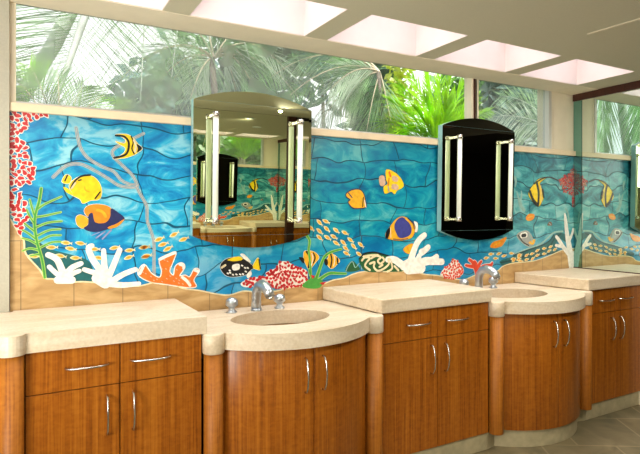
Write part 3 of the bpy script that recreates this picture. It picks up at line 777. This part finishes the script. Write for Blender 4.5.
pebbles('red_coral', [zi(*p) for p in ((2,340),(30,300),(60,280),(82,246),(110,260),(148,312),(132,352),(80,372),(16,362))], 'coral', 'white', .008, 50, 'white', 'pale red pebbly coral below the dark mirror cabinet')
# red fan coral by the corner mirror
A = Art(); fan = [zj(*p) for p in ((432,92),(400,150),(345,183),(372,262),(418,290),(424,352),(440,352),(440,92))]; FP = [wall(p) for p in fan]
for k in range(300):
    p = (R.uniform(min(q[0] for q in FP), XM-.004), R.uniform(min(q[1] for q in FP), max(q[1] for q in FP)))
    if not inside(p, FP): continue
    a = R.uniform(0, 2*PI); l = R.uniform(.012, .03)
    q = [(p[0], p[1]), (min(XM-.004, p[0]+l*.5*math.cos(a)), p[1]+l*.5*math.sin(a)), (min(XM-.004, p[0]+l*math.cos(a+.5)), p[1]+l*math.sin(a+.5))]
    A.stroke('red', q, .0075, .0020+.000004*k, raw=True)
    if k % 2 == 0: A.stroke('pink', q[:2], .004, .0042, raw=True)
for e in ((345,185), (372,262), (400,150), (424,352), (432,95)):
    A.stroke('red', [zj(436,215), zj((436+e[0])/2, (220+e[1])/2+8), zj(*e)], .010, .0038)
A.build('fan_coral', 'red branching fan coral at the right')
# white corals
def strokes_coral(name, zf, items, col, h=.0036, label=None, edge=None, base=None):
    A = Art()
    for k, (pts, w, w1) in enumerate(items):
        q = [zf(*p) for p in pts]; m = px2m(q[0][0])*((1.06 if zf is z3 else 1.4) if col == 'white' else 1.15)
        if edge: A.stroke(edge, q, (w+edge[1] if False else w*1.0)*m+.008, h-.0006, w1=w1*m+.008)
        A.stroke(col, q, w*m, h+.0003*k, w1=w1*m)
    if base: A.area(base[0], [zf(*p) for p in base[1]], h+.0004)
    return A.build(name, label)
strokes_coral('white_coral', z3, [(((258,352),(245,315),(225,275),(192,258)),6,5.2), (((258,350),(282,312),(322,292)),6,4.5), (((265,352),(290,332),(315,322)),5,4), (((250,350),(222,330),(196,305)),4.5,4), (((230,358),(285,358)),7,7)], 'white', label='small white branching coral at the left')
strokes_coral('white_coral', z3, [(((420,365),(400,322),(368,275),(352,232),(365,222)),6,4.5), (((405,335),(372,328),(335,316)),5,4), (((425,355),(415,300),(412,240)),6,4), (((432,345),(455,290),(476,238)),5.5,4.5), (((445,362),(490,335),(538,316)),5.5,4.5), (((430,372),(490,378),(552,372)),6,4), (((385,350),(420,372)),9,9), (((410,330),(400,355)),8,8)], 'white', label='large white branching coral beside the orange coral')
strokes_coral('white_coral', zg, [(((318,400),(265,378),(215,345),(172,344)),6,4), (((310,385),(322,335),(348,260),(375,215),(405,190)),5.5,4), (((350,375),(372,320)),5,4), (((385,298),(400,290),(428,266)),5,4), (((335,395),(400,358),(450,350),(480,328)),6.5,4.5), (((440,355),(515,358)),5,4.5), (((300,400),(385,398)),8,7), (((270,385),(330,355)),6,7)], 'white', label='white branching coral left of the dark mirror cabinet')
strokes_coral('white_coral', zr, [(((314,266),(306,225),(298,170),(288,110),(282,50),(278,20)),8,2), (((304,215),(272,175),(250,140),(238,125)),4,2.5), (((270,172),(236,165)),2.6,2), (((296,150),(312,110),(316,90)),2.6,2), (((322,266),(320,200)),4,3)], 'white', label='tall white coral in the corner by the mirror')
for it in ((((60,175),(66,200),(62,230)),3.5,1.5), (((100,345),(82,300),(72,262)),3,1.2), (((90,330),(102,290),(100,260)),3,1.2), (((118,380),(92,345),(84,310)),3.4,2), (((400,454),(395,400),(380,370)),2,1.5)):
    strokes_coral('pale_weed', zj, [it], 'paleteal')
# orange coral
A = Art(); oc = [zk(*p) for p in ((115,310),(150,250),(195,305),(248,332),(264,290),(250,222),(300,190),(350,172),(332,230),(310,290),(338,318),(350,262),(385,240),(406,264),(372,320),(410,318),(440,328),(470,278),(497,288),(462,345),(478,386),(430,392),(380,386),(290,372),(190,356))]
A.stroke('white', oc, .010, .0032, closed=True); A.area('orange2', oc, .0040)
for pts in (((124,305),(148,256)), ((250,216),(300,192),(345,174)), ((376,246),(398,256),(400,272)), ((392,330),(420,352),(440,380)), ((470,284),(492,292))): A.stroke('white', [zk(*p) for p in pts], .015, .0044)
for k in range(60):
    p = (R.uniform(140, 455), R.uniform(200, 380))
    if inside(p, [(115,310),(150,250),(195,305),(248,332),(264,290),(250,222),(350,180),(310,290),(338,318),(350,262),(400,264),(372,320),(440,328),(470,300),(462,345),(470,380),(290,366),(190,350)]):
        A.stroke('pink', [zk(*p), zk(p[0]+6, p[1]+4)], .004, .0045)
A.build('orange_coral', 'orange coral with white tips')
# red-orange branch coral behind the right faucet
strokes_coral('red_coral', zi, [(((230,340),(222,300),(180,290),(160,285)),4,2), (((230,330),(205,270),(182,250)),4,2.4), (((232,330),(225,280),(215,262)),4,2.4), (((234,330),(245,280),(258,262)),4,2.4), (((236,330),(270,295),(315,285),(326,272)),4,2.4), (((280,300),(305,300)),2.6,2)], 'coral', edge='white', label='red branching coral behind the right faucet')
# brain coral rock
A = Art(); rk = [zg(*p) for p in ((-8,340),(25,308),(70,298),(110,302),(190,325),(222,380),(272,416),(180,422),(50,422),(8,390))]
A.area('dkgreen', rk, .0034); A.stroke('black', rk[:5], .008, .0036)
for pts in (((10,350),(30,330),(60,335),(40,360),(30,385),(60,410)), ((70,335),(100,320),(130,330),(110,350),(125,370),(150,350),(140,330)), ((60,370),(90,360),(85,390),(110,415),(150,400),(180,370),(175,340),(190,345)), ((195,360),(200,400),(170,420)), ((20,325),(60,318),(110,315)), ((120,390),(140,378)), ((215,385),(240,412))):
    A.stroke('cream', [zg(*p) for p in pts], .013, .0040)
A.build('brain_coral', 'dark rock with cream squiggles')
# green weed by the gold banded fish
A = Art()
for pts, w in ((((100,92),(122,132),(116,190),(128,300),(132,400)), .011), (((160,378),(188,300),(216,232),(262,200),(322,184)), .017), (((170,385),(240,338),(300,336),(352,338)), .016), (((140,380),(125,340),(118,310)), .012)):
    q = [zh(*p) for p in pts]; A.stroke('lime', q, w+.006, .0042, w1=.012); A.stroke('green', q, w-.002, .0046, w1=.007)
A.area('green', [zh(*p) for p in ((75,412),(120,372),(160,366),(205,385),(182,428),(110,430))], .0048)
A.area('dkgreen', [zh(*p) for p in ((350,322),(362,285),(392,258),(415,275),(440,310),(400,325))], .0026); A.stroke('paleteal', [zh(*p) for p in ((352,322),(366,288),(392,262),(410,300),(440,270),(450,310))], .005, .0032)
A.area('red', [zh(*p) for p in ((183,396),(228,388),(205,410))], .0050, smooth=False); A.area('red', [zh(*p) for p in ((128,346),(156,352),(140,372))], .0050, smooth=False)
A.build('green_weed', 'green weed rising from the red coral')
# fern weed at the left
A = Art(); stem = [z3(*p) for p in ((178,348),(168,280),(148,210),(138,150),(140,100),(156,45),(164,-6))]
lv = [((150,75),(180,55),(245,26)), ((142,108),(180,102),(242,88)), ((140,150),(190,130),(246,124)), ((148,182),(195,160),(240,156)), ((155,205),(200,182),(242,180)), ((162,228),(205,208),(242,206)), ((140,110),(128,75),(118,38)), ((138,135),(118,105),(106,78)), ((138,165),(112,145),(92,128)), ((142,195),(112,172),(90,160)), ((150,218),(118,200),(88,192)), ((156,240),(120,232),(90,242)), ((160,255),(140,258),(120,262))]
for pts in [stem] : A.stroke('lime', pts, .014, .0036, raw=False); A.stroke('green', pts, .008, .0042)
for p3 in lv:
    q = [z3(*p) for p in p3]; A.stroke('lime', q, .0115, .0037, w1=.009); A.stroke('green', q, .0048, .0043, w1=.003)
A.build('fern_weed', 'green fern-like weed at the left')

# ------------------------------------------------------------------ garden outside
struct(MB().box(-14, 22, .16, 24, -.12, -.02).build('ground', M['ground']), 'garden soil outside the windows')
def leaflet(b, p, d, L, w, droop, up):
    d = d.normalized(); s = d.cross(up)
    s = s.normalized() if s.length > 1e-6 else Vector((0, 0, 1))
    m = p + d*(L*.45) - Vector((0, 0, droop*L*.18)); e = p + d*L - Vector((0, 0, droop*L*.55))
    b.poly([p-s*w*.25, m-s*w*.5, m+s*w*.5, p+s*w*.25]); b.poly([m-s*w*.5, e-s*w*.06, e+s*w*.06, m+s*w*.5])
def frond(parent, base, tip, sag, leaf_len, mat_leaf, mat_rib, n=34, w=.022, rib=.012, sweep=.55, up=Vector((0, 0, 1)), droop=.5, start=.12, face=None, name='frond'):
    base, tip = Vector(base), Vector(tip); pts = []
    for i in range(13):
        t = i/12; p = base.lerp(tip, t); p.z += sag*4*t*(1-t); pts.append(p)
    b = MB(); b.mi = 0
    for side in (-1, 1):
        for k in range(n):
            t = start+(1-start)*(k+R.uniform(-.3, .3)+.5)/n; t = min(.995, max(0, t)); i = min(11, int(t*12)); f = t*12-i
            p = pts[i].lerp(pts[i+1], f); tan = (pts[i+1]-pts[i]).normalized()
            sd = tan.cross(face if face is not None else up); sd = sd.normalized()*side if sd.length > 1e-6 else Vector((side, 0, 0))
            prof = .35+.65*math.sin(PI*min(1, .12+.88*t)**.8) if t < .9 else .45
            d = sd*(1-sweep*.5) + tan*(sweep*(.6+.6*t)) + Vector((R.uniform(-.08, .08), R.uniform(-.10, .10), R.uniform(-.08, .08)))
            leaflet(b, p, d, leaf_len*prof*R.uniform(.85, 1.1), w*R.uniform(.75, 1.15), droop*R.uniform(.6, 1.3), tan)
    b.mi = 1; b.tube(pts, [rib*(1-.75*i/12) for i in range(13)], 6)
    return b.build(name, [mat_leaf, mat_rib], parent, fixn=False)
def W(px, py, y): return on_y(px, py, y)
def palm(loc, label, trunk_top, trunk_r, fronds, group=None, bark='bark'):
    t = thing('palm_tree', loc, label, 'palm tree', group)
    b = MB(); lx, ly, lz = loc; top = Vector(trunk_top); pts = [Vector(loc).lerp(top, k/8) + Vector((.03*math.sin(k*1.3), 0, 0)) for k in range(9)]
    b.tube(pts, [trunk_r*(1.15-.3*k/8) for k in range(9)], 12); b.build('trunk', M[bark], t)
    for f in fronds: frond(t, *f[0], **f[1])
    return t
cv = (CAM - Vector((1.0, 1.5, 2.6))).normalized()   # leaf blades broadly face the house
FACE = Vector((-.2, -1, -.15)).normalized()
# 1. big pale fronds filling the left of the window
y = 1.35
def crown(a, e, yy): return W(a, e, yy)
p0 = W(-150, 100, 2.2)
palm((p0.x, 2.2, -.02), 'tall pale palm behind the left end of the long window', crown(112, -70, 1.6), .06, [
 ((W(104,-40,y), W(48,124,y), .0, .80, M['leaf_mid'], M['rib_pale']), dict(n=64, w=.017, rib=.038, sweep=.42, face=FACE, droop=.25, start=.0)),
 ((W(104,-40,y+.05), W(44,124,y+.05), .0, .70, M['leaf_pale'], M['rib_pale']), dict(n=50, w=.015, rib=.010, sweep=.55, face=FACE, droop=.2, start=.0)),
 ((W(150,-70,y+.3), W(140,110,y+.3), .05, .85, M['leaf_pale'], M['rib_pale']), dict(n=60, w=.014, rib=.010, sweep=.9, face=FACE, droop=.3, start=.0)),
 ((W(190,-60,y+.5), W(170,90,y+.5), .05, .80, M['leaf_pale'], M['rib_pale']), dict(n=50, w=.014, rib=.010, sweep=1.0, face=FACE, droop=.3, start=.0)),
 ((W(20,-70,y+.4), W(-30,120,y+.4), .05, .80, M['leaf_mid'], M['rib_pale']), dict(n=50, w=.018, rib=.014, sweep=.5, face=FACE, droop=.1, start=.0)),
 ((W(200,-60,y+.6), W(250,60,y+.6), .1, .65, M['leaf_mid'], M['rib_pale']), dict(n=44, w=.018, rib=.012, sweep=.8, face=FACE, droop=.3, start=.0))], None, 'rib_pale')
# 2. low palm at the left, leaves fanning up
y = 1.1; c = W(60, 150, y)
palm((c.x, y, -.02), 'low yellow-green palm at the bottom left of the long window', (c.x, y, c.z), .05, [
 ((c, W(a, e, y+dy), .06, .34, (M['leaf_mid'], M['leaf_lime'], M['leaf_pale'])[i % 3], M['stalk']), dict(n=30, w=.013, rib=.006, sweep=.9, face=FACE, droop=.4))
 for i, (a, e, dy) in enumerate(((15,80,.1), (30,66,.2), (58,74,.1), (84,86,.2), (105,95,.0), (130,108,.1), (0,100,.1), (95,110,.05), (150,118,.15)))])
# 3. palm with pinkish stalks in the middle of the screened part
y = 2.3; c = W(214, 58, y)
palm((c.x, y, -.02), 'palm with pinkish stalks in the middle of the long window', c, .035, [
 ((c, W(a, e, y+dy), s_, .42, (M['leaf_mid'], M['leaf_pale'], M['leaf_white'])[i % 3], M['stalk']), dict(n=36, w=.017, rib=.010, sweep=.95, face=FACE, droop=.6))
 for i, (a, e, dy, s_) in enumerate(((150,58,-.2,.12), (165,95,.1,.15), (120,80,.3,.2), (250,30,.2,.1), (262,110,.0,.22), (285,70,-.1,.2), (200,8,.3,.05), (175,20,.1,.1), (238,100,.2,.2), (300,100,.3,.2), (210,110,.3,.1), (190,100,-.1,.1), (245,60,-.2,.12), (140,112,.0,.2)))])
# 4. palm on the right of the screened part, sweeping left
y = 1.7; c = W(380, 72, y)
palm((c.x+.1, y, -.02), 'grey-green palm with long leaves sweeping left, right of the left mirror cabinet', c, .022, [
 ((c, W(a, e, y+dy), s_, .44, (M['leaf_pale'], M['leaf_mid'], M['leaf_white'])[i % 3], M['stalk']), dict(n=40, w=.014, rib=.008, sweep=1.0, face=FACE, droop=.5))
 for i, (a, e, dy, s_) in enumerate(((300,62,.1,.12), (285,100,-.1,.16), (320,125,.1,.14), (345,50,.3,.05), (366,135,.0,.06), (300,140,.2,.16), (394,140,-.1,.04), (270,78,.3,.2), (330,90,-.1,.1), (340,112,.0,.1), (310,40,.2,.1)))])
# 5. bright lime palm
y = 1.5; c = W(440, 150, y)
palm((c.x, y, -.02), 'bright lime-green palm in front of the unscreened glass, left of the dark mirror cabinet', c, .04, [
 ((c, W(a, e, y+dy), s_, .34, M['leaf_lime'], M['leaf_lime']), dict(n=30, w=.020, rib=.008, sweep=1.15, face=FACE, droop=.45))
 for i, (a, e, dy, s_) in enumerate(((388,100,.0,.06), (398,84,.2,.06), (412,76,.1,.05), (428,72,.3,.03), (440,70,.1,.0), (452,74,.2,.03), (466,80,.0,.05), (478,96,.1,.05), (380,122,.1,.08), (402,128,-.1,.05), (424,96,-.2,.02), (448,98,-.2,.02), (470,118,-.1,.05), (414,108,-.2,.03), (392,136,.0,.05), (490,110,.2,.05)))])
# 6. palm behind the small right window
y = 1.5; c = W(560, 135, y)
palm((c.x, y, -.02), 'grey-green palm behind the small right window', c, .04, [
 ((c, W(a, e, y+dy), s_, .40, (M['leaf_pale'], M['leaf_white'])[i % 2], M['rib_pale']), dict(n=36, w=.011, rib=.006, sweep=.8, face=FACE, droop=.5))
 for i, (a, e, dy, s_) in enumerate(((500,96,.1,.12), (488,118,.0,.10), (520,80,.2,.06), (545,72,.1,.02), (515,130,.1,.1), (600,90,.2,.05)))])
# trees behind
def leaf_tree(loc, h, rx, rz, n, mat, label, size=.10, group=None, ry=None, name='garden_tree', cat='tree'):
    t = thing(name, loc, label, cat, group); L = Vector(loc)
    MB().tube([L, L+Vector((.05, 0, h*.45)), L+Vector((0, 0, h*.8))], [.07, .05, .025], 8).build('trunk', M['bark'], t)
    b = MB(); ry = ry or rx*.7
    cl = [Vector((R.gauss(0, .42)*rx, R.gauss(0, .42)*ry, R.uniform(-.95, .95)*rz)) for _ in range(26)]
    for k in range(n):
        q = R.choice(cl); p = L + Vector((0, 0, h-rz)) + q + Vector((R.gauss(0, .14)*rx, R.gauss(0, .14)*ry, R.gauss(0, .10)*rz*2))
        d = Vector((R.uniform(-1, 1), R.uniform(-1, 1), R.uniform(-.9, .5))).normalized(); s = d.orthogonal().normalized(); s = (s*math.cos(k)+d.cross(s)*math.sin(k))*size*.28; l = size*R.uniform(.7, 1.5)
        b.poly([p, p+d*l*.5+s, p+d*l, p+d*l*.5-s])
    b.build('foliage', mat, t, fixn=False)
    return t
for i, (px, y, h, rx, rz, mt, lab) in enumerate((
  (175, 6.6, 3.9, 1.0, 1.2, 'leaf_blue', 'blue-green tree behind the palm with pinkish stalks'),
  (258, 5.0, 4.5, 1.0, 1.7, 'leaf_dark', 'dark tree above the left mirror cabinet'),
  (322, 7.0, 5.6, 1.5, 2.0, 'leaf_blue', 'blue-green tree behind the leaves sweeping left'),
  (378, 5.0, 4.2, .7, 1.5, 'leaf_dark', 'dark tree beyond the yellow-green shrub'),
  (474, 5.0, 4.5, .7, 1.7, 'leaf_mid', 'mid green tree behind the bright lime palm'),
  (518, 3.4, 4.0, .7, 1.6, 'leaf_blue', 'blue-green tree behind the small right window'),
  (590, 6.0, 5.0, 1.0, 2.1, 'leaf_dark', 'dark tree beyond the right corner pier'))):
    p = W(px, 100, y); leaf_tree((p.x, y, -.02), h, rx, rz, 1500, M[mt], lab, .30, 'trees behind the palms')
p = W(398, 90, 2.6); leaf_tree((p.x, 2.6, -.02), p.z+.55, .22, .60, 420, M['leaf_vine'], 'slender yellow-green leafy shrub left of the bright lime palm', .11, None, .2, 'garden_shrub', 'shrub')

# ------------------------------------------------------------------ light
w = bpy.data.worlds.new('World'); bpy.context.scene.world = w; w.use_nodes = True
nt = w.node_tree; bg = nt.nodes['Background']
tc = N(nt, 'ShaderNodeTexCoord'); sp = N(nt, 'ShaderNodeSeparateXYZ'); nt.links.new(tc.outputs['Generated'], sp.inputs[0])
nt.links.new(ramp(nt, sp.outputs['Z'], [(.0, (.95, .97, 1.0)), (.3, (1.0, .99, .97)), (1.0, (.80, .88, 1.0))]), bg.inputs['Color'])
bg.inputs['Strength'].default_value = 1.5
def lamp(name, kind, loc, energy, color=(1, 1, 1), rot=(0, 0, 0), **kw):
    l = bpy.data.lights.new(name, kind); l.energy = energy; l.color = color
    for k, v in kw.items(): setattr(l, k, v)
    o = bpy.data.objects.new(name, l); C.objects.link(o); o.location = loc; o.rotation_euler = rot
    return o
lamp('sun', 'SUN', (0, 0, 8), 5.0, (1, .96, .88), (math.radians(32), 0, math.radians(8)), angle=math.radians(3))
for i, (x0, x1) in enumerate(wells):
    lamp('skylight_lamp', 'AREA', ((x0+x1)/2, (Y0+Y1)/2, ZT-.02), 2.9, (1, .94, .93), (0, 0, 0), shape='RECTANGLE', size=.54, size_y=.36, spread=math.radians(80))
def aim(o, tgt):
    d = Vector(tgt)-o.location; o.rotation_euler = d.to_track_quat('-Z', 'Y').to_euler()
k = lamp('room_fill', 'AREA', (-.55, -2.55, 2.0), 28, (1, .95, .87), shape='RECTANGLE', size=1.3, size_y=.8); aim(k, (1.1, -.2, .85))  # soft fill added beside the camera, not a lamp of the room
k = lamp('uplight_fill', 'AREA', (-.9, -1.5, .9), 30, (1, .95, .85), shape='DISK', size=.6); aim(k, (.6, -1.1, 2.3))  # upward fill added out of view to brighten the ceiling
for i, (x, y) in enumerate(((2.27, -2.38), (2.69, -1.57))):
    k = lamp('downlight_lamp', 'SPOT', (x, y, ZC-.015), (60, 34)[i], (1, .90, .74), spot_size=math.radians(125), spot_blend=.8, shadow_soft_size=.012); aim(k, (x+.1, -.55, .5))

# ------------------------------------------------------------------ camera
cd = bpy.data.cameras.new('camera'); co = bpy.data.objects.new('camera', cd); C.objects.link(co)
co.location = CAM; co.rotation_euler = (PI/2, 0, -TH)
cd.sensor_width = 36; cd.sensor_fit = 'HORIZONTAL'; cd.lens = FPX/640*36; cd.shift_y = -14.0/640
cd.clip_start = .02
sc = bpy.context.scene; sc.camera = co
sc.view_settings.view_transform = 'Standard'; sc.view_settings.look = 'None'; sc.view_settings.exposure = 0.32; sc.view_settings.gamma = 1.0
sc.cycles.max_bounces = 10; sc.cycles.transparent_max_bounces = 16; sc.cycles.glossy_bounces = 8; sc.cycles.diffuse_bounces = 5
